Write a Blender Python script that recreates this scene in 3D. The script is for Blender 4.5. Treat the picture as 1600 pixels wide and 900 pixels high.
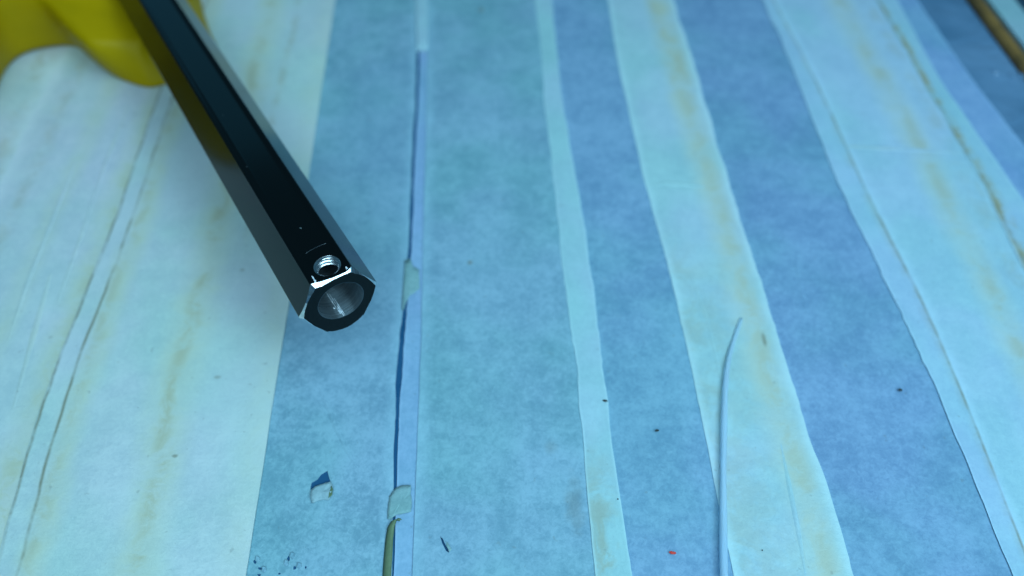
import bpy, bmesh, math, random
from mathutils import Vector, Matrix, noise

random.seed(7)
for o in list(bpy.data.objects):
    bpy.data.objects.remove(o)
scene = bpy.context.scene
COL = scene.collection
R = math.radians

# ------------------------------------------------------------------ camera
H = 0.25                      # camera height above the taped table (m)
TILT = 51.6                   # degrees below the horizon
FPX = 1256.0                  # focal length in pixels of a 1600 px wide picture
cam_d = bpy.data.cameras.new('camera')
cam = bpy.data.objects.new('camera', cam_d)
COL.objects.link(cam)
cam.location = (0, 0, H)
cam.rotation_euler = (R(90 - TILT), 0, 0)
cam_d.sensor_width = 36
cam_d.lens = 36 * FPX / 1600
cam_d.clip_start = 0.005
cam_d.clip_end = 50
cam_d.dof.use_dof = True
cam_d.dof.focus_distance = 0.254
cam_d.dof.aperture_fstop = 5.0
scene.camera = cam

# ------------------------------------------------------------------ room light
world = bpy.data.worlds.new('World')
scene.world = world
world.use_nodes = True
bg = world.node_tree.nodes['Background']
bg.inputs['Color'].default_value = (0.035, 0.12, 0.19, 1)
bg.inputs['Strength'].default_value = 0.6


def lamp(name, loc, target, size, power, color):
    d = bpy.data.lights.new(name, 'AREA')
    d.shape = 'RECTANGLE'
    d.size, d.size_y = size
    d.energy = power
    d.color = color
    o = bpy.data.objects.new(name, d)
    COL.objects.link(o)
    o.location = loc
    o.rotation_euler = (Vector(target) - Vector(loc)).to_track_quat('-Z', 'Y').to_euler()
    return o


lamp('ceiling_lamp', (0.20, -0.24, 0.76), (-0.03, 0.12, 0), (1.2, 0.8), 12.9, (0.485, 0.82, 1.0))
lamp('work_lamp', (0.50, -0.22, 0.66), (-0.02, 0.2, 0), (0.24, 0.18), 1.7, (0.44, 0.82, 1.0))
lamp('tube_reflection_light', (-0.95, 2.1, 0.95), (-0.2, 0.3, 0), (0.7, 1.0), 0.75, (0.12, 0.60, 1.0))  # added dim blue panel, only there to reflect in the tube's top flat

scene.view_settings.view_transform = 'Standard'
scene.view_settings.look = 'None'
scene.view_settings.exposure = 0
scene.view_settings.gamma = 1

# ------------------------------------------------------------------ helpers
FW = Vector((0, math.cos(R(TILT)), -math.sin(R(TILT))))
UP = Vector((0, math.sin(R(TILT)), math.cos(R(TILT))))


def g(x, y, z=0.0):
    """point of the level z seen at a pixel of the 1600x900 photograph"""
    d = FW * FPX + UP * (450 - y) + Vector((x - 800, 0, 0))
    k = (H - z) / -d.z
    return Vector((d.x * k, d.y * k, z))


def link(name, me, mat=None, parent=None):
    o = bpy.data.objects.new(name, me)
    COL.objects.link(o)
    if mat:
        me.materials.append(mat)
    if parent:
        o.parent = parent
    return o


def mesh_obj(name, verts, faces, mat=None, parent=None, smooth=False):
    me = bpy.data.meshes.new(name)
    me.from_pydata([tuple(v) for v in verts], [], faces)
    bm = bmesh.new()
    bm.from_mesh(me)
    bmesh.ops.recalc_face_normals(bm, faces=bm.faces)
    bm.to_mesh(me)
    bm.free()
    if smooth:
        for p in me.polygons:
            p.use_smooth = True
    return link(name, me, mat, parent)


def tag(o, label=None, cat=None, group=None, kind=None):
    if label:
        o['label'] = label
    if cat:
        o['category'] = cat
    if group:
        o['group'] = group
    if kind:
        o['kind'] = kind
    return o


def empty(name, loc):
    o = bpy.data.objects.new(name, None)
    COL.objects.link(o)
    o.location = loc
    o.empty_display_size = 0.01
    return o


def boolean_cut(o, cutters):
    """cut the meshes in cutters out of o, write the result back and delete the cutters"""
    for c in cutters:
        m = o.modifiers.new('cut', 'BOOLEAN')
        m.operation = 'DIFFERENCE'
        m.solver = 'EXACT'
        m.object = c
    bpy.context.view_layer.update()
    dg = bpy.context.evaluated_depsgraph_get()
    me = bpy.data.meshes.new_from_object(o.evaluated_get(dg))
    old = o.data
    o.modifiers.clear()
    o.data = me
    bpy.data.meshes.remove(old)
    for c in cutters:
        m = c.data
        bpy.data.objects.remove(c)
        bpy.data.meshes.remove(m)


class NT:
    def __init__(self, name):
        self.mat = bpy.data.materials.new(name)
        self.mat.use_nodes = True
        self.t = self.mat.node_tree
        self.b = self.t.nodes['Principled BSDF']

    def n(self, kind, **kw):
        nd = self.t.nodes.new(kind)
        for k, v in kw.items():
            setattr(nd, k, v)
        return nd

    def l(self, a, b):
        self.t.links.new(a, b)

    def val(self, sock, v):
        if isinstance(v, (int, float)):
            sock.default_value = v
        else:
            self.l(v, sock)

    def math(self, op, a, b=None, c=None, clamp=False):
        nd = self.n('ShaderNodeMath', operation=op, use_clamp=clamp)
        self.val(nd.inputs[0], a)
        if b is not None:
            self.val(nd.inputs[1], b)
        if c is not None:
            self.val(nd.inputs[2], c)
        return nd.outputs[0]

    def noise(self, vec, scale, detail=4, rough=0.55, dist=0.0):
        nd = self.n('ShaderNodeTexNoise')
        nd.inputs['Scale'].default_value = scale
        nd.inputs['Detail'].default_value = detail
        nd.inputs['Roughness'].default_value = rough
        nd.inputs['Distortion'].default_value = dist
        if vec is not None:
            self.l(vec, nd.inputs['Vector'])
        return nd.outputs['Fac']

    def ramp(self, fac, lo, hi, a=0.0, b=1.0):
        nd = self.n('ShaderNodeMapRange', interpolation_type='SMOOTHSTEP')
        self.l(fac, nd.inputs[0])
        nd.inputs[1].default_value = lo
        nd.inputs[2].default_value = hi
        nd.inputs[3].default_value = a
        nd.inputs[4].default_value = b
        return nd.outputs[0]

    def mix(self, fac, a, b, mode='MIX'):
        nd = self.n('ShaderNodeMix', data_type='RGBA', blend_type=mode)
        self.val(nd.inputs[0], fac)
        for s, v in ((nd.inputs[6], a), (nd.inputs[7], b)):
            if isinstance(v, tuple):
                s.default_value = (*v, 1)
            else:
                self.l(v, s)
        return nd.outputs[2]

    def bump(self, height, strength, dist):
        nd = self.n('ShaderNodeBump')
        nd.inputs['Strength'].default_value = strength
        nd.inputs['Distance'].default_value = dist
        self.l(height, nd.inputs['Height'])
        self.l(nd.outputs[0], self.b.inputs['Normal'])
        return nd


# ------------------------------------------------------------------ materials
GLUE = (0.33, 0.29, 0.14)
OLD = (0.55, 0.62, 0.48)         # yellowed paper


def paper(name, light, dark, stains=(), lines=(), spots=(), blot=0.6, rough=0.62,
          crepe=0.5, seed=0.0, haze_col=None, selv=0.30, hz=0.55):
    """crepe masking paper; stains = (u centre, half width, strength, v from, v to) of brown
    glue; lines = (u, half width, strength) thin dirty creases; spots = (x, y, rx, ry, strength)"""
    m = NT(name)
    geo = m.n('ShaderNodeNewGeometry')
    off = m.n('ShaderNodeVectorMath', operation='ADD')
    m.l(geo.outputs['Position'], off.inputs[0])
    off.inputs[1].default_value = (seed, seed * 0.37, 0)
    P = off.outputs[0]
    uvn = m.n('ShaderNodeUVMap')
    sep = m.n('ShaderNodeSeparateXYZ')
    m.l(uvn.outputs[0], sep.inputs[0])
    u, v = sep.outputs[0], sep.outputs[1]
    # pulp blotches and fibres
    big = m.noise(P, 42, 3, 0.5)
    mid = m.noise(P, 170, 5, 0.66, 0.15)
    fib = m.noise(P, 640, 4, 0.75, 0.6)
    a = m.math('MULTIPLY', big, 0.28)
    a = m.math('MULTIPLY_ADD', mid, 0.32, a)
    a = m.math('MULTIPLY_ADD', fib, 0.40, a)
    f = m.ramp(a, 0.5 - 0.16 / max(blot, .1) * 0.5, 0.5 + 0.16 / max(blot, .1) * 0.5)
    col = m.mix(f, dark, light)
    # slow drift of the paper's tone between greener and bluer
    drift = m.ramp(m.noise(P, 13, 3, 0.55), 0.38, 0.62)
    col = m.mix(0.6, col, m.mix(drift, (0.80, 1.0, 0.93), (1.0, 0.98, 1.06)), 'MULTIPLY')
    if haze_col:
        h = m.ramp(m.noise(P, 9, 2, 0.5), 0.44, 0.6)
        col = m.mix(m.math('MULTIPLY', h, hz), col, haze_col)
    wob = m.math('MULTIPLY_ADD', m.noise(P, 30, 3, 0.6), 0.12, -0.06)
    uw = m.math('ADD', u, wob)
    for (uc, hw, st, v0, v1, *own) in stains:
        d = m.math('ABSOLUTE', m.math('SUBTRACT', uw, uc))
        k = m.ramp(d, 0.0, hw, 1.0, 0.0)
        k = m.math('MULTIPLY', k, m.ramp(m.noise(P, 60, 5, 0.7, 0.5), 0.42, 0.60, 0.62 if own else 0.10, 1.0))
        k = m.math('MULTIPLY', k, m.math('MULTIPLY', m.ramp(v, v0 - .02, v0 + .02), m.ramp(v, v1 - .02, v1 + .02, 1.0, 0.0)))
        col = m.mix(m.math('MULTIPLY', k, st, clamp=True), col, own[0] if own else GLUE)
    wl = m.math('MULTIPLY_ADD', m.noise(P, 45, 2, 0.5), 0.03, -0.015)
    ul = m.math('ADD', u, wl)
    for (uc, hw, st) in lines:
        d = m.math('ABSOLUTE', m.math('SUBTRACT', ul, uc))
        k = m.ramp(d, 0.0, hw, 1.0, 0.0)
        k = m.math('MULTIPLY', k, m.ramp(m.noise(P, 48, 4, 0.7), 0.38, 0.6, 0.25, 1.0))
        col = m.mix(m.math('MULTIPLY', k, st, clamp=True), col, (0.20, 0.20, 0.13))
    sp = m.n('ShaderNodeSeparateXYZ')
    m.l(geo.outputs['Position'], sp.inputs[0])
    for (sx, sy, rx, ry, st) in spots:
        dx = m.math('DIVIDE', m.math('SUBTRACT', sp.outputs[0], sx), rx)
        dy = m.math('DIVIDE', m.math('SUBTRACT', sp.outputs[1], sy), ry)
        d = m.math('SQRT', m.math('ADD', m.math('MULTIPLY', dx, dx), m.math('MULTIPLY', dy, dy)))
        d = m.math('ADD', d, m.math('MULTIPLY_ADD', m.noise(P, 260, 3), 1.2, -0.6))
        k = m.math('MULTIPLY', m.ramp(d, 0.2, 1.1, 1.0, 0.0), st)
        col = m.mix(k, col, (0.17, 0.16, 0.10))
    # pepper: tiny darker flecks in the pulp
    fl = m.ramp(m.noise(P, 330, 2, 0.5), 0.70, 0.78)
    col = m.mix(m.math('MULTIPLY', fl, 0.28), col, (0.14, 0.16, 0.15))
    # the thicker, paler selvedge of the tape
    d = m.math('MINIMUM', uw, m.math('SUBTRACT', 1.0, uw))
    k = m.ramp(d, 0.0, 0.10, 1.0, 0.0)
    col = m.mix(m.math('MULTIPLY', k, selv), col, tuple(min(1, c * 1.35) for c in light))
    m.l(col, m.b.inputs['Base Color'])
    m.b.inputs['Roughness'].default_value = rough
    m.b.inputs['Specular IOR Level'].default_value = 0.35
    # relief: fine crepe ridges across the strip, soft cockling
    cmb = m.n('ShaderNodeCombineXYZ')
    m.l(m.math('MULTIPLY', u, 0.02), cmb.inputs[0])
    m.l(v, cmb.inputs[1])
    cr = m.noise(cmb.outputs[0], 900, 2, 0.6)
    h = m.math('MULTIPLY', cr, 0.22 * crepe)
    h = m.math('MULTIPLY_ADD', fib, 0.40, h)
    h = m.math('MULTIPLY_ADD', mid, 0.65, h)
    m.bump(h, 0.32, 0.0011)
    return m.mat


def plain(name, col, rough=0.5, metal=0.0, spec=0.5, ncol=None, nscale=200, bump=0.0, coat=0.0, trans=0.0):
    m = NT(name)
    tc = m.n('ShaderNodeTexCoord')
    nz = m.noise(tc.outputs['Object'], nscale, 4)
    f = m.ramp(nz, 0.35, 0.68)
    m.l(m.mix(f, col, ncol or tuple(c * 0.8 for c in col)), m.b.inputs['Base Color'])
    m.l(m.math('MULTIPLY_ADD', nz, 0.12, rough - 0.06), m.b.inputs['Roughness'])
    m.b.inputs['Metallic'].default_value = metal
    m.b.inputs['Specular IOR Level'].default_value = spec
    m.b.inputs['Coat Weight'].default_value = coat
    m.b.inputs['Transmission Weight'].default_value = trans
    if bump:
        m.bump(nz, bump, 0.0004)
    return m.mat


M_table = plain('dark_blue_table', (0.016, 0.085, 0.19), 0.28, ncol=(0.02, 0.10, 0.21), nscale=40)
M_black = NT('black_anodising')
_m = M_black
_tc = _m.n('ShaderNodeTexCoord')
_n = _m.noise(_tc.outputs['Object'], 900, 3)
_s = _m.noise(_tc.outputs['Object'], 500, 2)
_m.l(_m.mix(_m.ramp(_s, 0.765, 0.79), (0.0022, 0.0030, 0.0034), (0.10, 0.13, 0.14)), _m.b.inputs['Base Color'])
_m.l(_m.math('MULTIPLY_ADD', _n, 0.06, 0.10), _m.b.inputs['Roughness'])
_m.b.inputs['IOR'].default_value = 1.37
_m.b.inputs['Specular Tint'].default_value = (0.62, 0.98, 0.92, 1)
M_black = _m.mat


def turned(name, col, rough, scale, strength, axis_scale=(1, 1, 1)):
    m = NT(name)
    tc = m.n('ShaderNodeTexCoord')
    mp = m.n('ShaderNodeMapping')
    mp.inputs['Scale'].default_value = axis_scale
    m.l(tc.outputs['Object'], mp.inputs[0])
    nz = m.noise(mp.outputs[0], scale, 4, 0.6)
    pt = m.noise(mp.outputs[0], scale * 0.7, 3, 0.5)
    m.l(m.mix(m.ramp(pt, 0.35, 0.65), col, tuple(c * 0.72 for c in col)), m.b.inputs['Base Color'])
    m.b.inputs['Metallic'].default_value = 1.0
    m.l(m.math('MULTIPLY_ADD', nz, 0.2, rough - 0.1), m.b.inputs['Roughness'])
    m.bump(nz, strength, 0.0003)
    return m.mat


M_alu = turned('bare_aluminium', (0.86, 0.89, 0.92), 0.22, 400, 0.10)
M_bore = turned('bored_aluminium', (0.24, 0.31, 0.35), 0.30, 300, 0.12, (0.3, 14, 0.3))
_bs = M_bore.node_tree.nodes['Principled BSDF']
_bs.inputs['Anisotropic'].default_value = 0.97
_bs.inputs['Anisotropic Rotation'].default_value = 0.25
_bs.inputs['Metallic'].default_value = 0.8
_tg = M_bore.node_tree.nodes.new('ShaderNodeTangent')
_tg.direction_type = 'RADIAL'
_tg.axis = 'Y'
M_bore.node_tree.links.new(_tg.outputs[0], _bs.inputs['Tangent'])
M_yellow = plain('yellow_plastic', (0.42, 0.265, 0.0), 0.5, spec=0.12, ncol=(0.39, 0.25, 0.0), nscale=60, bump=0.03)
M_wood = plain('brown_wood_edge', (0.24, 0.13, 0.035), 0.5, ncol=(0.12, 0.07, 0.022), nscale=70, bump=0.3)
M_wire = plain('milky_plastic', (0.62, 0.82, 0.96), 0.2, ncol=(0.58, 0.80, 0.95), nscale=60, trans=0.5)
M_wire.node_tree.nodes['Principled BSDF'].inputs['IOR'].default_value = 1.18
M_crumb = plain('dark_crumb', (0.02, 0.03, 0.03), 0.7)
M_red = plain('red_crumb', (0.75, 0.05, 0.03), 0.6)
M_film = NT('blue_plastic_film')
_m = M_film
_g = _m.n('ShaderNodeNewGeometry')
_n = _m.noise(_g.outputs['Position'], 16, 3, 0.5)
_m.l(_m.mix(_m.ramp(_n, 0.35, 0.65), (0.07, 0.16, 0.27), (0.13, 0.24, 0.38)), _m.b.inputs['Base Color'])
_m.b.inputs['Roughness'].default_value = 0.22
_m.bump(_m.noise(_g.outputs['Position'], 60, 3, 0.5, 1.5), 0.8, 0.0016)
M_film = _m.mat


# ------------------------------------------------------------------ the table
def sheet(name, pts, z, mat):
    o = mesh_obj(name, [(p.x, p.y, z) for p in pts], [list(range(len(pts)))], mat)
    return o


STRIP_DIR = (g(697, -900) - g(698, 900)).normalized()      # the way the strips run
SIDE = Vector((STRIP_DIR.y, -STRIP_DIR.x, 0))
ORG = Vector((0, 0.085, 0))


def uvp(p):
    d = p - ORG
    return d.dot(SIDE), d.dot(STRIP_DIR)


def PT(a, b, z=0.0):
    p = ORG + SIDE * a + STRIP_DIR * b
    return Vector((p.x, p.y, z))


def edge(pts, lo=-0.09, hi=0.62):
    """pixel polyline -> (along, across) samples, run on straight past both picture edges"""
    q = sorted((uvp(g(*p))[::-1] for p in pts))
    (v0, a0), (v1, a1) = q[0], q[1]
    (v2, a2), (v3, a3) = q[-2], q[-1]
    if len(q) > 3:
        s0 = (q[2][1] - a0) / (q[2][0] - v0)
        s1 = (a3 - q[-3][1]) / (v3 - q[-3][0])
    else:
        s0 = s1 = (a3 - a0) / (v3 - v0)
    q = [(lo, a0 + s0 * (lo - v0))] + q + [(hi, a3 + s1 * (hi - v3))]
    return q


def at(q, v):
    tot = 0
    for k in range(-3, 4):
        w = min(max(v + k * 0.004, q[0][0]), q[-1][0])
        for (v0, a0), (v1, a1) in zip(q, q[1:]):
            if w <= v1:
                t = (w - v0) / (v1 - v0) if v1 > v0 else 0
                tot += a0 + (a1 - a0) * max(0, min(1, t))
                break
        else:
            tot += q[-1][1]
    return tot / 7


_a0, _v0 = uvp(g(1600, 120))
_a1, _v1 = uvp(g(1511, 0))
_s = (_a1 - _a0) / (_v1 - _v0)
R0, R1 = _a0 + _s * (-0.5 - _v0) + 0.003, _a0 + _s * (0.66 - _v0) + 0.003      # the table ends under its wooden edge
table = mesh_obj('table_top',
                 [PT(-1.1, -0.5), PT(R0, -0.5), PT(R1, 0.66), PT(-1.1, 0.66),
                  PT(-1.1, -0.5, -0.02), PT(R0, -0.5, -0.02), PT(R1, 0.66, -0.02), PT(-1.1, 0.66, -0.02)],
                 [(0, 1, 2, 3), (4, 7, 6, 5), (0, 4, 5, 1), (1, 5, 6, 2), (2, 6, 7, 3), (3, 7, 4, 0)], M_table)
tag(table, kind='structure')


def strip(name, left, right, z, mat, label, lo=-0.09, hi=0.62, n=230, m=14, jl=0.00018, jr=0.00018,
          th=0.00022, seed=0, wave=0.00012, cat='tape', group='strips of masking tape laid along the table',
          ridges=()):
    """one strip of tape: a thin solid with slightly uneven edges and cockled top"""
    qL, qR = edge(left, lo, hi), edge(right, lo, hi)
    V, F, UVs = [], [], []
    for i in range(n + 1):
        v = lo + (hi - lo) * i / n
        a0 = at(qL, v) + jl * (2.2 * noise.noise(Vector((v * 60, seed, 0))) + 1.2 * noise.noise(Vector((v * 330, seed, 3))))
        a1 = at(qR, v) + jr * (2.2 * noise.noise(Vector((v * 60, seed, 9))) + 1.2 * noise.noise(Vector((v * 330, seed, 5))))
        for j in range(m + 1):
            t = j / m
            a = a0 + (a1 - a0) * t
            dz = wave * noise.noise(Vector((a * 45, v * 28, seed))) * min(1, 6 * t, 6 * (1 - t))
            for (uc, hw, hh) in ridges:
                dz += hh * max(0, 1 - abs(t - uc) / hw)
            V.append(PT(a, v, z + th + dz))
            UVs.append((t, v))
    W = m + 1
    nt = len(V)
    for i in range(n + 1):
        for j in range(W):
            k = i * W + j
            V.append(Vector((V[k].x, V[k].y, z)))
            UVs.append(UVs[k])
    for i in range(n):
        for j in range(m):
            k = i * W + j
            F.append((k, k + 1, k + W + 1, k + W))
            F.append((nt + k, nt + k + W, nt + k + W + 1, nt + k + 1))
        k = i * W
        F.append((k, k + W, nt + k + W, nt + k))
        k += m
        F.append((k, nt + k, nt + k + W, k + W))
    for j in range(m):
        F.append((j, nt + j, nt + j + 1, j + 1))
        k = n * W + j
        F.append((k, k + 1, nt + k + 1, nt + k))
    o = mesh_obj(name, V, F, mat)
    uv = o.data.uv_layers.new(name='UVMap')
    for lp in o.data.loops:
        uv.data[lp.index].uv = UVs[lp.vertex_index]
    tag(o, label, cat, group)
    return o


# edges traced along the strips
E_L1 = [(525, 0), (505, 130), (487, 250), (462, 420), (432, 600), (405, 780), (385, 900)]
E_slitL = [(650, 30), (651, 90), (650, 140), (643, 260), (638, 400), (628, 500), (621, 560), (617, 640), (615, 770), (612, 900)]
E_slitR = [(654, 30), (656, 100), (655, 140), (648, 260), (643, 400), (635, 500), (629, 570), (624, 640), (620, 770), (615, 900)]
E_M2L = [(668, 0), (668, 80), (666, 200), (661, 400), (658, 560), (652, 700), (645, 900)]
E_NL = [(835, 0), (844, 60), (850, 160), (866, 290), (876, 400), (890, 500), (905, 610), (914, 740), (930, 900)]
E_NR = [(862, 0), (870, 80), (878, 160), (900, 280), (920, 400), (935, 520), (945, 600), (955, 690), (972, 800), (987, 900)]
E_WL = [(949, 0), (965, 100), (983, 180), (1010, 300), (1039, 400), (1070, 530), (1103, 690), (1124, 800), (1146, 900)]
E_WR = [(1051, 0), (1090, 120), (1127, 250), (1173, 395), (1216, 530), (1262, 680), (1300, 783), (1332, 900)]
E_RL = [(1190, 0), (1233, 95), (1265, 180), (1310, 293), (1368, 410), (1433, 547), (1500, 700), (1575, 890)]
E_Rc = [(1213, 10), (1262, 100), (1313, 207), (1353, 297), (1453, 493), (1533, 687), (1597, 853)]
E_Rb = [(1367, 0), (1413, 80), (1447, 140), (1500, 230), (1540, 300), (1590, 410)]
E_Fl = [(1400, 0), (1467, 127), (1525, 210), (1583, 293), (1640, 380)]
E_Fr = [(1432, 0), (1500, 100), (1560, 180), (1620, 255)]
E_TR = [(1511, 0), (1555, 62), (1600, 120), (1650, 185)]
E_Pl = [(230, 200), (190, 320), (130, 470), (60, 650), (20, 800), (0, 870)]
E_Pr = [(255, 240), (180, 450), (90, 680), (30, 880)]
E_Q = [(130, 45), (100, 85), (55, 175), (10, 272), (-60, 400)]


def shift(q, dx):
    return [(x + dx, y) for x, y in q]


def offw(q, d):
    """a traced edge moved sideways by d metres (pixels in, pixels out is not needed)"""
    return ('w', q, d)


_edge = edge


def edge(pts, lo=-0.09, hi=0.62):
    if isinstance(pts, tuple) and pts[0] == 'w':
        return [(v, a + pts[2]) for v, a in _edge(pts[1], lo, hi)]
    return _edge(pts, lo, hi)


def xy(x, y):
    p = g(x, y)
    return p.x, p.y


# colours of the paper itself
PALE = ((0.57, 0.66, 0.64), (0.46, 0.555, 0.56))
PALE_W = ((0.62, 0.66, 0.68), (0.50, 0.56, 0.60))
BLUE_C = ((0.28, 0.46, 0.55), (0.165, 0.315, 0.40))
BLUE_M = ((0.255, 0.42, 0.56), (0.15, 0.285, 0.42))
BLUE_R = ((0.235, 0.385, 0.54), (0.14, 0.26, 0.405))
LILAC = ((0.32, 0.46, 0.66), (0.22, 0.36, 0.54))

T = 0.00022
P_q = paper('paper_far_left', *PALE_W, stains=[(0.93, 0.05, .35, -0.1, .6)], seed=3, crepe=.6)
P_b = paper('paper_left', *PALE_W, stains=[(0.86, 0.20, .9, -.1, .6, OLD), (0.45, 0.12, .5, -.1, .6, OLD), (0.86, 0.10, .22, -.1, .6), (0.18, 0.08, .25, .1, .6)], lines=[(0.985, 0.02, .5)],
            seed=1, crepe=.7)
P_a = paper('paper_left_inner', *PALE, stains=[(0.56, 0.16, .8, -.1, .6, OLD), (0.15, 0.10, .8, -.1, .6, OLD), (0.97, 0.14, .35, -.1, .6, OLD), (0.56, 0.06, .36, -.1, .6), (.74, .04, .35, .15, .6),
                                               (0.13, .05, .25, -.1, .6)],
            lines=[(0.095, 0.012, .85), (0.006, .012, .9)],
            spots=[(*xy(342, 592), .0016, .0010, .4), (*xy(380, 425), .0014, .0009, .45), (*xy(275, 715), .0012, .0008, .6)],
            seed=2, crepe=.8, haze_col=(0.56, 0.63, 0.68), selv=0.05)
P_m1 = paper('paper_blue_inner', *BLUE_C, blot=0.8, seed=4, haze_col=(0.17, 0.32, 0.46), hz=.3)
P_lil = paper('paper_lilac', *LILAC, blot=0.5, seed=5)
P_m2 = paper('paper_blue_middle', *BLUE_C, blot=0.6, seed=6,
             spots=[(*xy(735, 412), .0016, .0016, .6), (*xy(898, 790), .0036, .012, .28), (*xy(860, 700), .003, .004, .2), (*xy(752, 17), .002, .003, .5)])
P_n = paper('paper_narrow', (0.41, 0.60, 0.65), (0.33, 0.50, 0.56), stains=[(0.3, 0.9, .45, -.1, .035)], seed=7, blot=.45)
P_m3 = paper('paper_blue_plain', *BLUE_M, blot=0.6, seed=8)
P_w = paper('paper_wide', (0.45, 0.61, 0.65), (0.35, 0.50, 0.56),
            stains=[(0.72, 0.20, .85, .235, .7), (0.76, 0.30, .8, -.1, .6, (0.50, 0.57, 0.47)), (0.80, 0.16, .25, -.1, .28), (.12, .34, .26, -.1, .13), (.45, .3, .15, -.1, .12)],
            spots=[(*xy(1193, 533), .0011, .0040, .6)], seed=9, blot=.5, crepe=1.0)
P_m4 = paper('paper_blue_right', *BLUE_R, blot=0.6, seed=10)
P_r = paper('paper_right', (0.41, 0.57, 0.66), (0.32, 0.47, 0.58),
            stains=[(0.60, 0.22, .6, -.1, .7, (0.48, 0.55, 0.46)), (0.62, 0.10, .30, -.1, .7), (0.86, 0.12, .24, -.1, .7)], seed=11, blot=.5, crepe=.6)
P_r0 = paper('paper_right_edge', (0.38, 0.55, 0.66), (0.31, 0.46, 0.59), lines=[(0.93, 0.11, .75)],
             stains=[(0.9, 0.35, .20, -.1, .7)], seed=12, blot=.5)
P_r2 = paper('paper_right_stained', (0.36, 0.54, 0.62), (0.30, 0.46, 0.58),
             stains=[(0.18, 0.35, .85, .05, .7)], lines=[(0.10, .10, .7)], seed=13, blot=.5)
P_f0 = paper('paper_outer', (0.24, 0.38, 0.56), (0.16, 0.29, 0.47), seed=19, blot=.6)
P_scrap = paper('paper_scrap', (0.31, 0.46, 0.48), (0.20, 0.33, 0.36), seed=14, blot=.5)
P_curl = paper('paper_curl', (0.16, 0.22, 0.12), (0.12, 0.17, 0.10), seed=15, blot=.5)

# left, pale
s_q = strip('masking_tape', [(-420, 0), (-560, 900)], offw(E_Q, 0.0035), T * 1, P_q,
            'pale tape strip at the far left, running in under the yellow stand', seed=1)
s_b = strip('masking_tape', E_Q, offw(E_Pr, 0.0), T * 2, P_b,
            'broad whitish tape strip left of the pair of thin dirty seam lines', seed=2,
            ridges=[(0.9, 0.06, 0.00015)])
s_a = strip('masking_tape', E_Pl, E_L1, T * 3.2, P_a,
            'pale greenish tape strip left of the tube end, its straight right edge on blue paper',
            seed=3, jr=0.00007, m=26, th=.00055, ridges=[(0.095, 0.02, 0.0002)])
# middle, blue
s_m1 = strip('masking_tape', offw(E_L1, -0.006), E_slitL, T * 0.6, P_m1,
             'blue tape strip with a torn hole, between the pale left strips and the dark slit', seed=4, jr=0.00028, m=24)
s_lil = strip('masking_tape', E_slitR, offw(E_M2L, 0.004), T * 0.5, P_lil,
              'very narrow lilac blue tape strip just right of the dark slit', seed=5, jl=0.00016, m=5)
s_m2 = strip('masking_tape', E_M2L, offw(E_NL, 0.004), T * 1.8, P_m2,
             'broad plain blue tape strip between the lilac strip and the narrow pale strip', seed=6, m=20, jl=0.00009, th=.0004)
s_m3 = strip('masking_tape', offw(E_NR, -0.004), offw(E_WL, 0.004), T * 1.6, P_m3,
             'blue tape strip between the narrow pale strip and the wide brown streaked one', seed=7)
s_n = strip('masking_tape', E_NL, E_NR, T * 3.2, P_n,
            'narrow pale tape strip with wavy edges in the middle of the blue paper', seed=8, th=.0004, jl=0.0003, jr=0.0003, m=8)
s_m4 = strip('masking_tape', offw(E_WR, -0.004), offw(E_RL, 0.004), T * 1.0, P_m4,
             'deep blue tape strip right of the wide brown streaked one', seed=9)
s_w = strip('masking_tape', E_WL, E_WR, T * 2.8, P_w,
            'wide pale tape strip with a brown glue streak, under the clear plastic filament', seed=10, jr=0.0004)
s_r = strip('masking_tape', offw(E_Rc, -0.001), offw(E_Rb, 0.003), T * 1.9, P_r,
            'pale tape strip at the right with faint glue blotches, between two brown seams', seed=12)
s_r0 = strip('masking_tape', E_RL, E_Rc, T * 3.3, P_r0,
             'slim light blue tape strip along the right side of the deep blue one', seed=11, jl=0.0004)
s_r2 = strip('masking_tape', E_Rb, E_Fl, T * 3.1, P_r2,
             'tape strip spotted with brown glue, beside the blue plastic film', seed=13, jl=.0005)
s_f0 = strip('masking_tape', offw(E_Fl, -0.003), offw(E_Fr, 0.0), T * 1.4, P_f0,
             'outermost blue tape strip, edging the glossy plastic film at the top right', seed=14)
s_f = strip('plastic_film', offw(E_Fr, -0.004), offw(E_TR, -0.0015), T * 0.5, M_film,
            'glossy dark blue plastic film between the tapes and the brown wooden edge', seed=15,
            cat='plastic film', group=None, wave=0.0008, n=260, m=24)

# torn places in the blue strip (real holes through the paper)


def prism(pts, z0=-0.001, z1=0.003):
    n = len(pts)
    V = [(p[0], p[1], z0) for p in pts] + [(p[0], p[1], z1) for p in pts]
    F = [list(range(n))[::-1], list(range(n, 2 * n))] + [(i, (i + 1) % n, n + (i + 1) % n, n + i) for i in range(n)]
    return mesh_obj('cutter', V, F)


hole = [xy(*p) for p in [(485, 766), (487, 755), (496, 750), (502, 742), (512, 736), (514, 745), (517, 754), (508, 757), (498, 760)]]
cuts = [prism(hole)]
for (cx, cy, rx, ry, a) in [(399, 878, 3, 4, .3), (407, 889, 3.5, 2.6, 0), (451, 873, 2.2, 4, 0), (461, 888, 3, 3, .5), (437, 897, 2, 2, 0),
                            (478, 887, 1.6, 2, 0), (405, 899, 3, 2, 0)]:
    q = []
    for k in range(8):
        t = k * math.pi / 4
        r = 0.7 + random.random() * 0.6
        q.append(xy(cx + rx * r * math.cos(t), cy + ry * r * math.sin(t)))
    cuts.append(prism(q[::-1]))
boolean_cut(s_m1, cuts)
cuts = []
for pts in ([(688, 839), (692, 843), (696, 852), (700, 858), (702, 865), (697, 862), (691, 850)], ):
    cuts.append(prism([xy(*p) for p in pts]))
boolean_cut(s_m2, cuts)


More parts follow.
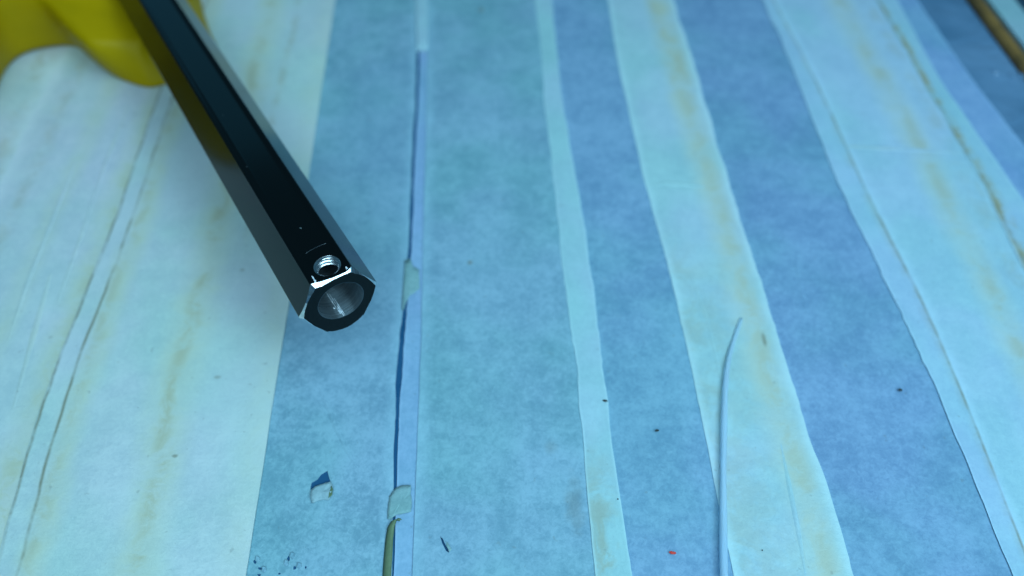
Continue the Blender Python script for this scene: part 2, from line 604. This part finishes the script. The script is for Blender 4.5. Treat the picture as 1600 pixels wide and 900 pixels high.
def patch(name, pts, mat, zbase=0.0012, th=0.00015, lift=None, parent=None, sub=3):
    """a small torn piece: pixel outline with a height for each corner"""
    zs = lift or [0] * len(pts)
    C3 = [Vector((*g(p[0], p[1]).xy, zbase + dz)) for p, dz in zip(pts, zs)]
    size = min(0.005, max((a - C3[0]).length for a in C3))
    V = []
    for i in range(len(C3)):                       # ragged, fibrous outline
        a, b = C3[i], C3[(i + 1) % len(C3)]
        for k in range(5):
            q = a.lerp(b, k / 5)
            j = size * 0.035
            V.append(q + Vector((j * noise.noise(q * 3100), j * noise.noise(q * 2900 + Vector((5, 1, 0))), 0)))
    c = sum(V, Vector()) / len(V)
    n = len(V)
    rings = [V]
    for t in (0.72, 0.45, 0.2):
        rings.append([c.lerp(v, t) + Vector((0, 0, size * 0.045 * noise.noise(c.lerp(v, t) * 1100) + 0.00008)) for v in V])
    V2 = [v for rg in rings for v in rg] + [c + Vector((0, 0, 0.0001))] + [v - Vector((0, 0, th)) for v in V]
    m_ = len(rings)
    cc, bb = m_ * n, m_ * n + 1
    F = []
    for q in range(m_ - 1):
        F += [(q * n + i, q * n + (i + 1) % n, (q + 1) * n + (i + 1) % n, (q + 1) * n + i) for i in range(n)]
    F += [((m_ - 1) * n + i, (m_ - 1) * n + (i + 1) % n, cc) for i in range(n)]
    F += [(i, bb + i, bb + (i + 1) % n, (i + 1) % n) for i in range(n)]
    o = mesh_obj(name, V2, F, mat, parent, smooth=True)
    uv = o.data.uv_layers.new(name='UVMap')
    for lp in o.data.loops:
        w = V2[lp.vertex_index]
        a, b = uvp(w)
        uv.data[lp.index].uv = (0.5 + 0.02 * math.sin(a * 900), b)
    return o


# curled paper at the hole: parts of the blue strip
patch('torn_flap', [(487, 768), (493, 762), (505, 758), (517, 755), (521, 762), (519, 772), (515, 783), (506, 782), (497, 784), (489, 788), (486, 778)],
      P_scrap, 0.0007, lift=[0.0006, .0004, .0004, .0006, .0006, .0011, .0003, .0001, .0001, .0003, .0007], parent=s_m1)
patch('torn_flap', [(519, 762), (522, 768), (520, 777), (514, 781), (516, 772)], P_curl, 0.0014, lift=[0, .0005, .0004, 0, .0003], parent=s_m1)
for (x, y) in [(402, 874), (412, 890), (456, 868), (447, 880), (467, 884)]:
    patch('torn_flap', [(x - 3, y + 3), (x - 1, y - 4), (x + 4, y - 3), (x + 5, y + 3), (x + 1, y + 6)], P_m2, 0.0006,
          lift=[0, .0004, .0002, .0003, 0], parent=s_m1)
patch('torn_flap', [(696, 846), (701, 851), (706, 860), (703, 864), (698, 856)], P_scrap, 0.0008, lift=[0, .0004, .0004, 0, 0.0002], parent=s_m2)


def crease(pts, w, h, parent, mat, zb=T * 1.6, name='crease'):
    """a low pressed fold along a pixel polyline"""
    P3 = [g(*p) for p in pts]
    V, F = [], []
    n = len(P3)
    for i, p in enumerate(P3):
        d = (P3[min(i + 1, n - 1)] - P3[max(i - 1, 0)]).normalized()
        s = Vector((d.y, -d.x, 0))
        k = math.sin(math.pi * (i + 0.15) / (n - 0.7))
        for t, z in ((-1, -0.0002), (-0.45, 0.75), (0, 1), (0.45, 0.75), (1, -0.0002)):
            q = p + s * w * t * (0.4 + 0.6 * k)
            q.z = zb + (h * z * k if z > 0 else -0.0001)
            V.append(q)
    for i in range(n - 1):
        for j in range(4):
            a = i * 5 + j
            F.append((a, a + 1, a + 6, a + 5))
    o = mesh_obj('crease', V, F, mat, parent, smooth=True)
    uv = o.data.uv_layers.new(name='UVMap')
    for lp in o.data.loops:
        a, b = uvp(V[lp.vertex_index])
        uv.data[lp.index].uv = (0.5 + 0.02 * math.sin(a * 900), b)
    return o


crease([(497, 607), (506, 622), (516, 645), (527, 672), (540, 700), (553, 722), (563, 740)], 0.0011, 0.00035, s_m1, P_m1)
zt = {s_a: T * 4.2, s_b: T * 3, s_w: T * 3.8, s_r: T * 2.9, s_q: T * 2, s_m2: T * 2.8, s_m4: T * 2}
for (o_, m_, w_, h_, pl) in [
        (s_r, P_r, .0016, .00030, [(1316, 230), (1370, 233), (1430, 236), (1500, 240)]),
        (s_w, P_w, .0014, .00025, [(1012, 292), (1040, 288), (1070, 290), (1100, 294)]),
        (s_w, P_w, .0010, .00022, [(1218, 690), (1232, 760), (1246, 830), (1258, 905)]),
        (s_w, P_w, .0010, .00014, [(1080, 430), (1104, 500), (1118, 560), (1138, 640)]),
        (s_a, P_a, .0011, .00030, [(268, 250), (240, 330), (205, 440), (170, 540)]),
        (s_a, P_a, .0012, .00028, [(150, 520), (120, 610), (88, 720), (60, 830)]),
        (s_a, P_a, .0016, .00030, [(372, 420), (350, 520), (338, 600), (322, 700), (308, 790)]),
        (s_a, P_a, .0020, .00026, [(300, 250), (340, 330), (380, 400), (425, 470)]),
        (s_a, P_a, .0014, .00022, [(470, 60), (455, 120), (440, 180)]),
        (s_b, P_b, .0014, .00030, [(120, 250), (85, 340), (45, 440), (5, 560)]),
        (s_b, P_b, .0012, .00026, [(200, 170), (165, 260), (128, 370), (92, 470)]),
        (s_b, P_b, .0016, .00028, [(80, 430), (55, 520), (22, 640)]),
        (s_m4, P_m4, .0012, .00020, [(1210, 330), (1245, 420), (1262, 500)]),
        (s_m2, P_m2, .0012, .00022, [(800, 560), (770, 610), (752, 660)])]:
    crease(pl, w_, h_, o_, m_, zt[o_])

# scraps of tape bridging the slit, and the curled sliver below them
p1 = patch('tape_scrap', [(633, 409), (642, 407), (645, 418), (655, 423), (656, 452), (650, 458), (641, 463), (635, 474), (631, 487), (628, 486),
                          (629, 466), (631, 440)], P_scrap, 0.0009, lift=[.0002, .0005, .0002, 0, .0001, 0, 0, 0, .0002, 0, 0, 0])
tag(p1, 'small pale torn scrap stuck over the slit, right of the end of the tube', 'tape', 'torn scraps over the slit')
p2 = patch('tape_scrap', [(609, 777), (618, 765), (627, 761), (643, 760), (642, 772), (644, 785), (643, 802), (634, 804), (620, 806), (612, 813), (606, 812), (607, 792)],
           P_scrap, 0.0009, lift=[0, .0002, .0003, .0004, .0001, .0002, .0005, .0003, .0002, .0003, 0, 0])
tag(p2, 'squarish pale torn scrap over the slit near the bottom of the picture', 'tape', 'torn scraps over the slit')

p3 = patch('tape_scrap', [(649, -30), (668, -30), (669, 40), (669, 78), (663, 84), (656, 80), (652, 84), (650, 40)], P_n, 0.0009)
tag(p3, 'long pale torn scrap covering the top end of the slit', 'tape', 'torn scraps over the slit')

# curled sliver: a ribbon standing on edge with a rolled tip
V, F = [], []
ctr = [(603, 960, .0), (604, 930, .0), (605, 900, 0), (607, 870, .0), (609, 845, .0002), (612, 826, .0006), (617, 818, .0012), (623, 817, .0019), (628, 820, .0023)]
wid = [.0014, .0014, .0014, .0014, .0013, .0012, .0010, .0008, .0004]
for (x, y, z), w in zip(ctr, wid):
    p = g(x, y)
    for t, dz in ((-1, .0000), (-.4, .0007), (.3, .0011), (1, .0009)):
        V.append(Vector((p.x + w * t, p.y, T * 3 + z + dz)))
for i in range(len(ctr) - 1):
    for j in range(3):
        a = i * 4 + j
        F.append((a, a + 1, a + 5, a + 4))
o = mesh_obj('tape_sliver', V, F, P_curl, smooth=True)
uv = o.data.uv_layers.new(name='UVMap')
for lp in o.data.loops:
    a, b = uvp(V[lp.vertex_index])
    uv.data[lp.index].uv = (0.5 + 0.02 * math.sin(a * 900), b)
sm = o.modifiers.new('thickness', 'SOLIDIFY')
sm.thickness = 0.00015
tag(o, 'olive curled sliver of tape beside the slit at the bottom edge of the picture', 'tape')

# ------------------------------------------------------------------ wooden edge and what lies beyond
qT = edge(E_TR)
V, F = [], []
prof = [(-0.0008, 0.0), (-0.0006, 0.0028), (0.0010, 0.0042), (0.0034, 0.0044), (0.0050, 0.0036), (0.0056, 0.0008), (0.0056, -0.022)]
nn = 80
for i in range(nn + 1):
    v = -0.09 + 0.75 * i / nn
    a = _a0 + _s * (v - _v0)
    a += 0.0002 * noise.noise(Vector((v * 50, 2, 2)))
    for (da, z) in prof:
        V.append(PT(a + da, v, z))
k = len(prof)
for i in range(nn):
    for j in range(k - 1):
        q = i * k + j
        F.append((q, q + 1, q + k + 1, q + k))
o = mesh_obj('wooden_edge', V, F, M_wood, smooth=True)
tag(o, 'brown rounded wooden edge strip along the top right side of the table', 'edge strip')

M_far = paper('paper_beyond', (0.30, 0.46, 0.50), (0.24, 0.38, 0.44), seed=21, blot=.4)
aB, aT = _a0 + _s * (-0.2 - _v0), _a0 + _s * (0.64 - _v0)
V = [PT(aB + 0.0190, -0.2, -0.006), PT(aB + .034, -0.2, -0.006), PT(aT + .034, 0.64, -0.006), PT(aT + 0.0190, 0.64, -0.006),
     PT(aB + 0.0190, -0.2, -0.03), PT(aB + .034, -0.2, -0.03), PT(aT + .034, 0.64, -0.03), PT(aT + 0.0190, 0.64, -0.03)]
o = mesh_obj('side_board', V, [(0, 1, 2, 3), (4, 7, 6, 5), (0, 4, 5, 1), (1, 5, 6, 2), (2, 6, 7, 3), (3, 7, 4, 0)], M_far)
uv = o.data.uv_layers.new(name='UVMap')
for lp in o.data.loops:
    a, b = uvp(V[lp.vertex_index])
    uv.data[lp.index].uv = (a, b)
tag(o, 'pale blue board beyond the wooden edge in the top right corner', 'board')
V = [PT(-1.5, -0.8, -0.035), PT(1.6, -0.8, -0.035), PT(1.6, 1.9, -0.035), PT(-1.5, 1.9, -0.035)]
o = mesh_obj('floor', V, [(0, 1, 2, 3)], plain('dark_floor', (0.012, 0.05, 0.09), 0.6))
tag(o, kind='structure')

# wrinkle glints in the film
wr = [((1572, 118), (1586, 130)), ((1545, 112), (1560, 119)), ((1590, 115), (1600, 126))]
for (a, b) in wr:
    A, B = g(*a), g(*b)
    d = (B - A).normalized()
    s = Vector((d.y, -d.x, 0))
    V = []
    for t, k in ((0, 0.1), (.3, 1), (.7, 1), (1, .1)):
        c = A.lerp(B, t)
        for q, z in ((-1, 0), (-.3, 1), (.3, 1), (1, 0)):
            V.append(Vector((c.x + s.x * q * .0009 * k, c.y + s.y * q * .0009 * k, 0.0006 + z * .0011 * k)))
    F = [(i * 4 + j, i * 4 + j + 1, i * 4 + j + 5, i * 4 + j + 4) for i in range(3) for j in range(3)]
    mesh_obj('wrinkle', V, F, M_film, s_f, smooth=True)


# ------------------------------------------------------------------ clear filament
def tube_along(name, pts, radii, mat, parent=None, n=14):
    V, F = [], []
    for i, p in enumerate(pts):
        d = (pts[min(i + 1, len(pts) - 1)] - pts[max(i - 1, 0)]).normalized()
        s = d.cross(Vector((0, 0, 1))).normalized()
        w = s.cross(d)
        for k in range(n):
            t = 2 * math.pi * k / n
            V.append(p + (s * math.cos(t) + w * math.sin(t)) * radii[i])
    for i in range(len(pts) - 1):
        for k in range(n):
            a, b = i * n + k, i * n + (k + 1) % n
            F.append((a, b, b + n, a + n))
    F.append(list(range(n))[::-1])
    F.append([(len(pts) - 1) * n + k for k in range(n)])
    return mesh_obj(name, V, F, mat, parent, smooth=True)


raw = [(1133, 1010, .0024, .00118), (1132, 960, .0024, .00118), (1131, 900, .0024, .00118), (1130, 820, .0024, .00116), (1130, 740, .0024, .00092),
       (1131, 670, .0023, .00108), (1132, 620, .0022, .00100), (1135, 580, .0019, .00092), (1140, 553, .0015, .00084), (1147, 530, .0010, .00074),
       (1153, 513, .0010, .00074), (1158, 498, .0008, .00068)]
pts, rad = [], []
for (a, b) in zip(raw, raw[1:]):
    for k in range(3):
        t = k / 3
        q = [a[i] + (b[i] - a[i]) * t for i in range(4)]
        pts.append(g(q[0], q[1], q[2]))
        rad.append(q[3] * 1.1)
pts.append(g(*raw[-1][:3]))
rad.append(raw[-1][3])
for _ in range(3):
    pts = [pts[0]] + [(pts[i - 1] + pts[i] * 2 + pts[i + 1]) / 4 for i in range(1, len(pts) - 1)] + [pts[-1]]
o = tube_along('plastic_filament', pts, rad, M_wire)
tag(o, 'thin milky blue plastic filament lying on the wide pale tape at the lower right', 'filament')


# ------------------------------------------------------------------ crumbs
def crumb(x, y, r, mat, label, cat='crumb', group=None, sx=1.0, z=0.0011):
    bm = bmesh.new()
    bmesh.ops.create_icosphere(bm, subdivisions=2, radius=r)
    for v in bm.verts:
        v.co *= 1 + 0.6 * noise.noise(v.co * 2500 + Vector((x, y, 0)))
        v.co.z *= 0.5
        v.co.x *= sx
    me = bpy.data.meshes.new('crumb')
    bm.to_mesh(me)
    bm.free()
    o = link('crumb', me, mat)
    p = g(x, y)
    o.location = (p.x, p.y, z + r * 0.3)
    tag(o, label, cat, group)


crumb(1405, 612, .00062, M_crumb, 'round black crumb on the deep blue tape strip at the right')
crumb(1190, 862, .00022, M_crumb, 'tiny black crumb on the lower part of the wide pale tape')
crumb(1026, 675, .00042, M_crumb, 'small black crumb on blue tape between the narrow and the wide pale strip', sx=1.7)
crumb(218, 640, .00038, M_crumb, 'tiny black crumb alone on the pale tape at the left', z=.0010)
crumb(1050, 866, .00050, M_red, 'tiny red crumb on blue tape near the bottom edge', sx=2.0)
crumb(945, 629, .00050, M_crumb, 'dark blob standing in for a shaded notch in the right edge of the narrow pale tape strip', sx=1.8)  # dark blob put in place of a shaded notch in the tape edge
crumb(965, 782, .00032, M_alu, 'bright metal chip on the narrow pale tape strip')

# ------------------------------------------------------------------ yellow stand
out = [(313, -5), (319, 25), (328, 52), (345, 84), (350, 104), (338, 118), (312, 126), (282, 131), (256, 137), (238, 141), (222, 139), (204, 133),
       (182, 122), (160, 107), (143, 92), (130, 80), (115, 75), (95, 75), (72, 78), (48, 84), (28, 94), (14, 108), (4, 126), (-6, 150), (-20, 185),
       (-45, 215), (-85, 232), (-130, 236), (-180, 222), (-215, 190), (-225, 140), (-225, 60), (-220, 0), (-200, -80), (-100, -120), (0, -125),
       (100, -125), (200, -120), (280, -95), (305, -50)]
base = [g(*p) for p in out]
# smooth closed outline (Chaikin)
for _ in range(2):
    nb = []
    for i in range(len(base)):
        a, b = base[i], base[(i + 1) % len(base)]
        nb += [a * .75 + b * .25, a * .25 + b * .75]
    base = nb
N = len(base)
area = sum(base[i].x * base[(i + 1) % N].y - base[(i + 1) % N].x * base[i].y for i in range(N))
if area < 0:
    base.reverse()
nor = []
for i in range(N):
    d = (base[(i + 3) % N] - base[(i - 3) % N]).normalized()
    nor.append(Vector((d.y, -d.x, 0)))
HS = 0.0205
lev = [(0.0000, 0.0004), (0.0004, 0.0012), (0.0002, 0.0030), (-0.0008, 0.008), (-0.0022, 0.013), (-0.0040, 0.0170), (-0.0062, 0.0193), (-0.0090, HS)]
V, F = [], []
for (off, z) in lev:
    ring = [base[i] + nor[i] * off for i in range(N)]
    for _ in range(int(abs(off) * 1500)):
        ring = [(ring[i - 1] + ring[i] * 2 + ring[(i + 1) % N]) / 4 for i in range(N)]
    for i, p in enumerate(ring):
        # the foot nearest the tube slopes back, the arch between the feet stands upright
        q = base[i]
        foot = max(0.0, 1 - ((q.x + 0.158) / 0.038) ** 2) * max(0, min(1, (0.40 - q.y) / 0.06))
        tall = 1 + 1.3 * max(0, min(1, (-0.185 - q.x) / 0.07))
        under = max(0, min(1, (-0.172 - q.x) / 0.02)) * (1 if q.y < 0.42 else 0)
        p = p - nor[i] * (0.55 * z * foot) + nor[i] * (0.62 * z * under * (1 - foot))
        V.append(Vector((p.x, p.y, z * tall)))
for r_ in range(len(lev) - 1):
    for i in range(N):
        a, b = r_ * N + i, r_ * N + (i + 1) % N
        F.append((a, b, b + N, a + N))
F.append([(len(lev) - 1) * N + i for i in range(N)])
F.append(list(range(N))[::-1])
st = mesh_obj('yellow_stand', V, F, M_yellow, smooth=True)
st.location.z = T * 4.2
tag(st, 'yellow moulded plastic stand with rounded feet under the black tube at the top left', 'stand')

# ------------------------------------------------------------------ black hexagonal tube
t_ax = (FW * FPX + UP * (450 + 1012) + Vector((-392 - 800, 0, 0))).normalized()       # away from the camera
d0 = FW * FPX + UP * (450 - 470) + Vector((533 - 800, 0, 0))
P0 = Vector((0, 0, H)) + d0 * (1.03 * H / FPX)                                       # centre of the open end
s_ax = t_ax.cross(Vector((0, 0, 1))).normalized()
u_ax = s_ax.cross(t_ax).normalized()
FRAME = Matrix((( s_ax.x, t_ax.x, u_ax.x, P0.x), (s_ax.y, t_ax.y, u_ax.y, P0.y), (s_ax.z, t_ax.z, u_ax.z, P0.z), (0, 0, 0, 1)))
mm = 0.001
CX, CZ = -0.45, -0.25
AP = 11.85                       # centre to flat
CH_W, CH_D = 5.35, 0.45          # channel half width and depth in the top flat


def body_poly():
    Rc = AP / math.cos(R(30))
    pts = []
    c = [(CX + Rc * math.cos(R(a)), CZ + Rc * math.sin(R(a))) for a in (0, 60, 120, 180, 240, 300)]
    def lerp(a, b, t):
        return (a[0] + (b[0] - a[0]) * t, a[1] + (b[1] - a[1]) * t)
    for k in range(6):
        ease = (0.03, 0.04, 0.04, 0.035, 0.05, 0.04)[k]
        a, b = c[k], c[(k + 1) % 6]
        pm = c[k - 1]
        # softened corner
        pts.append(lerp(a, pm, ease))
        q0, q1 = lerp(a, pm, ease), lerp(a, b, ease)
        mid = ((q0[0] + q1[0] + 2 * a[0]) / 4, (q0[1] + q1[1] + 2 * a[1]) / 4)
        pts.append(mid)
        pts.append(q1)
        if k == 1:               # top flat, from right to left, with its shallow channel
            top = CZ + AP
            for (x, dz) in ((6.2, -.10), (5.6, -.22), (5.1, -.36), (4.7, -.43), (4.3, -CH_D), (2.5, -CH_D), (0, -CH_D), (-2.5, -CH_D),
                            (-4.0, -CH_D), (-4.4, -.43), (-4.8, -.36), (-5.5, -.18), (-6.2, -.06)):
                pts.append((CX + x, top + dz))
        elif k == 4:             # slightly bellied underside
            for i in range(1, 8):
                t = i / 8
                p = lerp(a, b, t)
                pts.append((p[0], p[1] - 1.9 * math.sin(math.pi * t)))
        else:
            for i in range(1, 8):
                pts.append(lerp(a, b, i / 8))
    return pts


BP = body_poly()


def chamf(x, z):
    """radial width of the turned chamfer at this place of the outline (mm)"""
    a = math.degrees(math.atan2(z - CZ, x - CX)) % 360
    tab = [(0, 1.0), (8, .65), (16, .36), (30, .10), (44, .40), (56, 1.35), (60, 1.40), (63, .7), (70, .30), (90, .42), (104, .85), (118, 1.3), (124, 1.4), (133, .75), (150, .36), (167, .6), (180, 1.25),
           (195, .7), (210, .3), (240, .5), (270, .35), (300, .8), (330, .25), (345, .4), (360, 1.0)]
    for (a0, w0), (a1, w1) in zip(tab, tab[1:]):
        if a0 <= a <= a1:
            return w0 + (w1 - w0) * (a - a0) / (a1 - a0)


n = len(BP)
LEN = 0.46
BR = 7.8
V, F, mats = [], [], []
face_ring, body_ring = [], []
for (x, z) in BP:
    w = chamf(x, z)
    r = math.hypot(x - CX, z - CZ)
    k = (r - w) / r
    face_ring.append(Vector(((CX + (x - CX) * k) * mm, 0, (CZ + (z - CZ) * k) * mm)))
    body_ring.append(Vector((x * mm, w * 1.0 * mm, z * mm)))
bore = [Vector((BR * math.cos(math.atan2(p.z, p.x)) * mm, 0, BR * math.sin(math.atan2(p.z, p.x)) * mm)) for p in face_ring]
# a finer bore: rebuild as a separate cutter so that it is round
V = face_ring + body_ring + [Vector((p.x, LEN, p.z)) for p in body_ring]
F = [list(range(n))[::-1]]
for i in range(n):
    j = (i + 1) % n
    F.append((i, j, n + j, n + i))
    F.append((n + i, n + j, 2 * n + j, 2 * n + i))
F.append([2 * n + i for i in range(n)])
body = mesh_obj('tube_body', V, F, M_black)


def cylinder(r, p0, p1, seg=96):
    d = (p1 - p0).normalized()
    a = d.orthogonal().normalized()
    b = d.cross(a)
    V = []
    for p in (p0, p1):
        for k in range(seg):
            t = 2 * math.pi * k / seg
            V.append(p + (a * math.cos(t) + b * math.sin(t)) * r)
    F = [list(range(seg))[::-1], [seg + k for k in range(seg)]] + [(k, (k + 1) % seg, seg + (k + 1) % seg, seg + k) for k in range(seg)]
    return mesh_obj('cutter', V, F)


HX, HY, HR = 0.15, 5.95, 4.25     # the threaded hole: across, along, radius (mm)
boolean_cut(body, [cylinder(BR * mm, Vector((0, -0.01, 0)), Vector((0, LEN + .01, 0))),
                   cylinder(HR * mm, Vector((HX * mm, HY * mm, 0.006)), Vector((HX * mm, HY * mm, 0.02)), 64)])
# split the result into its parts: black body, bare chamfer, bored lining
root = empty('black_tube', (P0.x, P0.y, P0.z))
root.matrix_world = FRAME
tag(root, 'black hexagonal metal tube with a threaded hole near its open end, held above the tape', 'metal tube')


def split(src, keep, name, mat):
    bm = bmesh.new()
    bm.from_mesh(src.data)
    dead = [f for f in bm.faces if not keep(f)]
    bmesh.ops.delete(bm, geom=dead, context='FACES')
    me = bpy.data.meshes.new(name)
    bm.to_mesh(me)
    bm.free()
    me.materials.clear()
    for p in me.polygons:
        p.material_index = 0
    return link(name, me, mat, root)


def is_bore(f):
    c = f.calc_center_median()
    return abs(f.normal.y) < 0.3 and all(abs(math.hypot(v.co.x, v.co.z) - BR * mm) < 0.00006 for v in f.verts)


def is_hole(f):
    return abs(f.normal.y) < 1.01 and not is_bore(f) and all(abs(math.hypot(v.co.x - HX * mm, v.co.y - HY * mm) - HR * mm) < 0.00006 for v in f.verts)


def is_chamfer(f):
    c = f.calc_center_median()
    return c.y < 0.0016 and not is_bore(f) and not is_hole(f) and abs(f.normal.y) > 0.2 and abs(f.normal.y) < 0.97


def is_face(f):
    return abs(f.normal.y) > 0.98 and f.calc_center_median().y < 0.0005


M_face = plain('black_end_face', (0.0035, 0.007, 0.008), 0.42, spec=0.12, nscale=800)
b2 = split(body, lambda f: not (is_bore(f) or is_chamfer(f) or is_hole(f) or is_face(f)), 'tube_body', M_black)
fa = split(body, is_face, 'end_face', M_face)
ch = split(body, is_chamfer, 'end_chamfer', M_alu)
bo = split(body, is_bore, 'bore', M_bore)
me_old = body.data
bpy.data.objects.remove(body)
bpy.data.meshes.remove(me_old)
b2.name = 'tube_body'
ch['label'] = 'bare bright chamfer round the open end'
bo['label'] = 'bare grey machined inside of the tube'
for p in bo.data.polygons:
    p.use_smooth = True

# thread: a helical groove down the wall of the hole
V, F = [], []
seg = 72
top = (CZ + AP - CH_D) * mm
pitch = 1.35
turns_h = 4.6
steps = int(turns_h / pitch * seg)
prof = [(0.0, 0.0), (0.10, -0.02), (0.45, -0.85), (0.55, -0.85), (0.90, -0.02), (1.0, 0.0)]      # (fraction of pitch, radial)
# rows go down the hole; radial offset depends on the helix phase
rows = 60
for r_ in range(rows + 1):
    zz = top / mm + 0.02 - turns_h * r_ / rows
    for k in range(seg):
        t = 2 * math.pi * k / seg
        ph = ((turns_h * r_ / rows) / pitch + k / seg) % 1.0
        for (a, ra), (b, rb) in zip(prof, prof[1:]):
            if a <= ph <= b:
                dr = ra + (rb - ra) * (ph - a) / (b - a)
                break
        if r_ < 3:
            dr = dr * r_ / 3 + 0.08 * (3 - r_) / 3
        rr = HR + dr
        V.append(Vector(((HX + rr * math.cos(t)) * mm, (HY + rr * math.sin(t)) * mm, zz * mm)))
for r_ in range(rows):
    for k in range(seg):
        a, b = r_ * seg + k, r_ * seg + (k + 1) % seg
        F.append((a, b, b + seg, a + seg))
# drop the part of the sleeve that would hang inside the bore
F = [f for f in F if all(math.hypot(V[i].x, V[i].z) > (BR - 0.15) * mm for i in f)]
th_o = mesh_obj('threaded_hole', V, F, M_alu, root)
th_o['label'] = 'bright bare metal screw thread in the hole'

# pale scratch across the channel floor, and two nicks where its walls meet the chamfer
def sliver(pts, w, z, name='scratch_and_highlight', mat=M_alu):
    V, F = [], []
    for i, (x, y) in enumerate(pts):
        k = w * (0.25 + 0.75 * math.sin(math.pi * (i + .3) / (len(pts) - .4)))
        V += [Vector((x * mm, (y - k) * mm, z * mm)), Vector((x * mm, y * mm, (z + .03) * mm)), Vector((x * mm, (y + k) * mm, z * mm))]
    for i in range(len(pts) - 1):
        a = i * 3
        F += [(a, a + 1, a + 4, a + 3), (a + 1, a + 2, a + 5, a + 4)]
    return mesh_obj(name, V, F, mat, root)


M_streak_nick = plain('streak_and_nick', (0.85, 0.9, 0.95), 0.4, ncol=(0.6, 0.7, 0.8), nscale=900)  # pale colour for the bore's painted highlight streak and the bare nicks
M_scr = turned('scratched_metal', (0.16, 0.19, 0.21), 0.4, 400, 0.1)
sliver([(-3.6, 14.6), (-2.4, 14.9), (-1, 15.15), (.6, 15.3), (2, 15.3), (3.6, 15.2)], 0.10, CZ + AP - CH_D + .005, mat=M_scr)
for sgn, y0, y1, wd in ((-1, 1.5, 4.4, .36), (1, 1.15, 2.3, .30)):
    x = CX + sgn * (CH_W - 0.05)
    zt = CZ + AP - 0.24
    V = []
    for k in range(6):
        t = k / 5
        y = y0 + (y1 - y0) * t
        w = wd * (1.0 - 0.35 * t) * (1 + 0.35 * math.sin(k * 2.3))
        V += [Vector(((x - w) * mm, y * mm, (zt - .12) * mm)), Vector((x * mm, y * mm, (zt + .10) * mm)), Vector(((x + w) * mm, y * mm, (zt + .03) * mm))]
    F = []
    for k in range(5):
        a = k * 3
        F += [(a, a + 1, a + 4, a + 3), (a + 1, a + 2, a + 5, a + 4)]
    mesh_obj('bare_nick', V, F, M_streak_nick, root)

# thin bright burr round the bore, and its highlight streak modelled as pale slivers
V, F = [], []
for k in range(120):
    t = 2 * math.pi * k / 120
    w = 0.07 + 0.05 * noise.noise(Vector((math.cos(t) * 3, math.sin(t) * 3, 1)))
    for rr, y in ((BR - 0.03, -0.01), (BR + w, -0.012)):
        V.append(Vector((rr * math.cos(t) * mm, y * mm, rr * math.sin(t) * mm)))
for k in range(120):
    a, b = k * 2, ((k + 1) % 120) * 2
    F.append((a, a + 1, b + 1, b))
mesh_obj('bore_rim', V, F, M_scr, root)
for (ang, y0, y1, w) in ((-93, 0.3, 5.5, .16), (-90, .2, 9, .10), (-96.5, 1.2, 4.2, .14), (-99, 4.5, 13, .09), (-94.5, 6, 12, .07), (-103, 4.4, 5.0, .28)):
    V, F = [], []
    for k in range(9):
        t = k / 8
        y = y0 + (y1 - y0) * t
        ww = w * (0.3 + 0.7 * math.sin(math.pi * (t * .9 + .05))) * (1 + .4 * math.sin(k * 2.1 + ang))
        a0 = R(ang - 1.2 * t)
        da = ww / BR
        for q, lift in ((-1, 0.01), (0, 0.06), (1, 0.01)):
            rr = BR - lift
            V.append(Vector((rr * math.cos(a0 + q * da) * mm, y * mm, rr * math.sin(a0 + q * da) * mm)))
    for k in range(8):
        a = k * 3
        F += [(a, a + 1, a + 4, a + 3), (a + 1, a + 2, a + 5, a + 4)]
    mesh_obj('scratch_and_highlight', V, F, M_streak_nick, root)
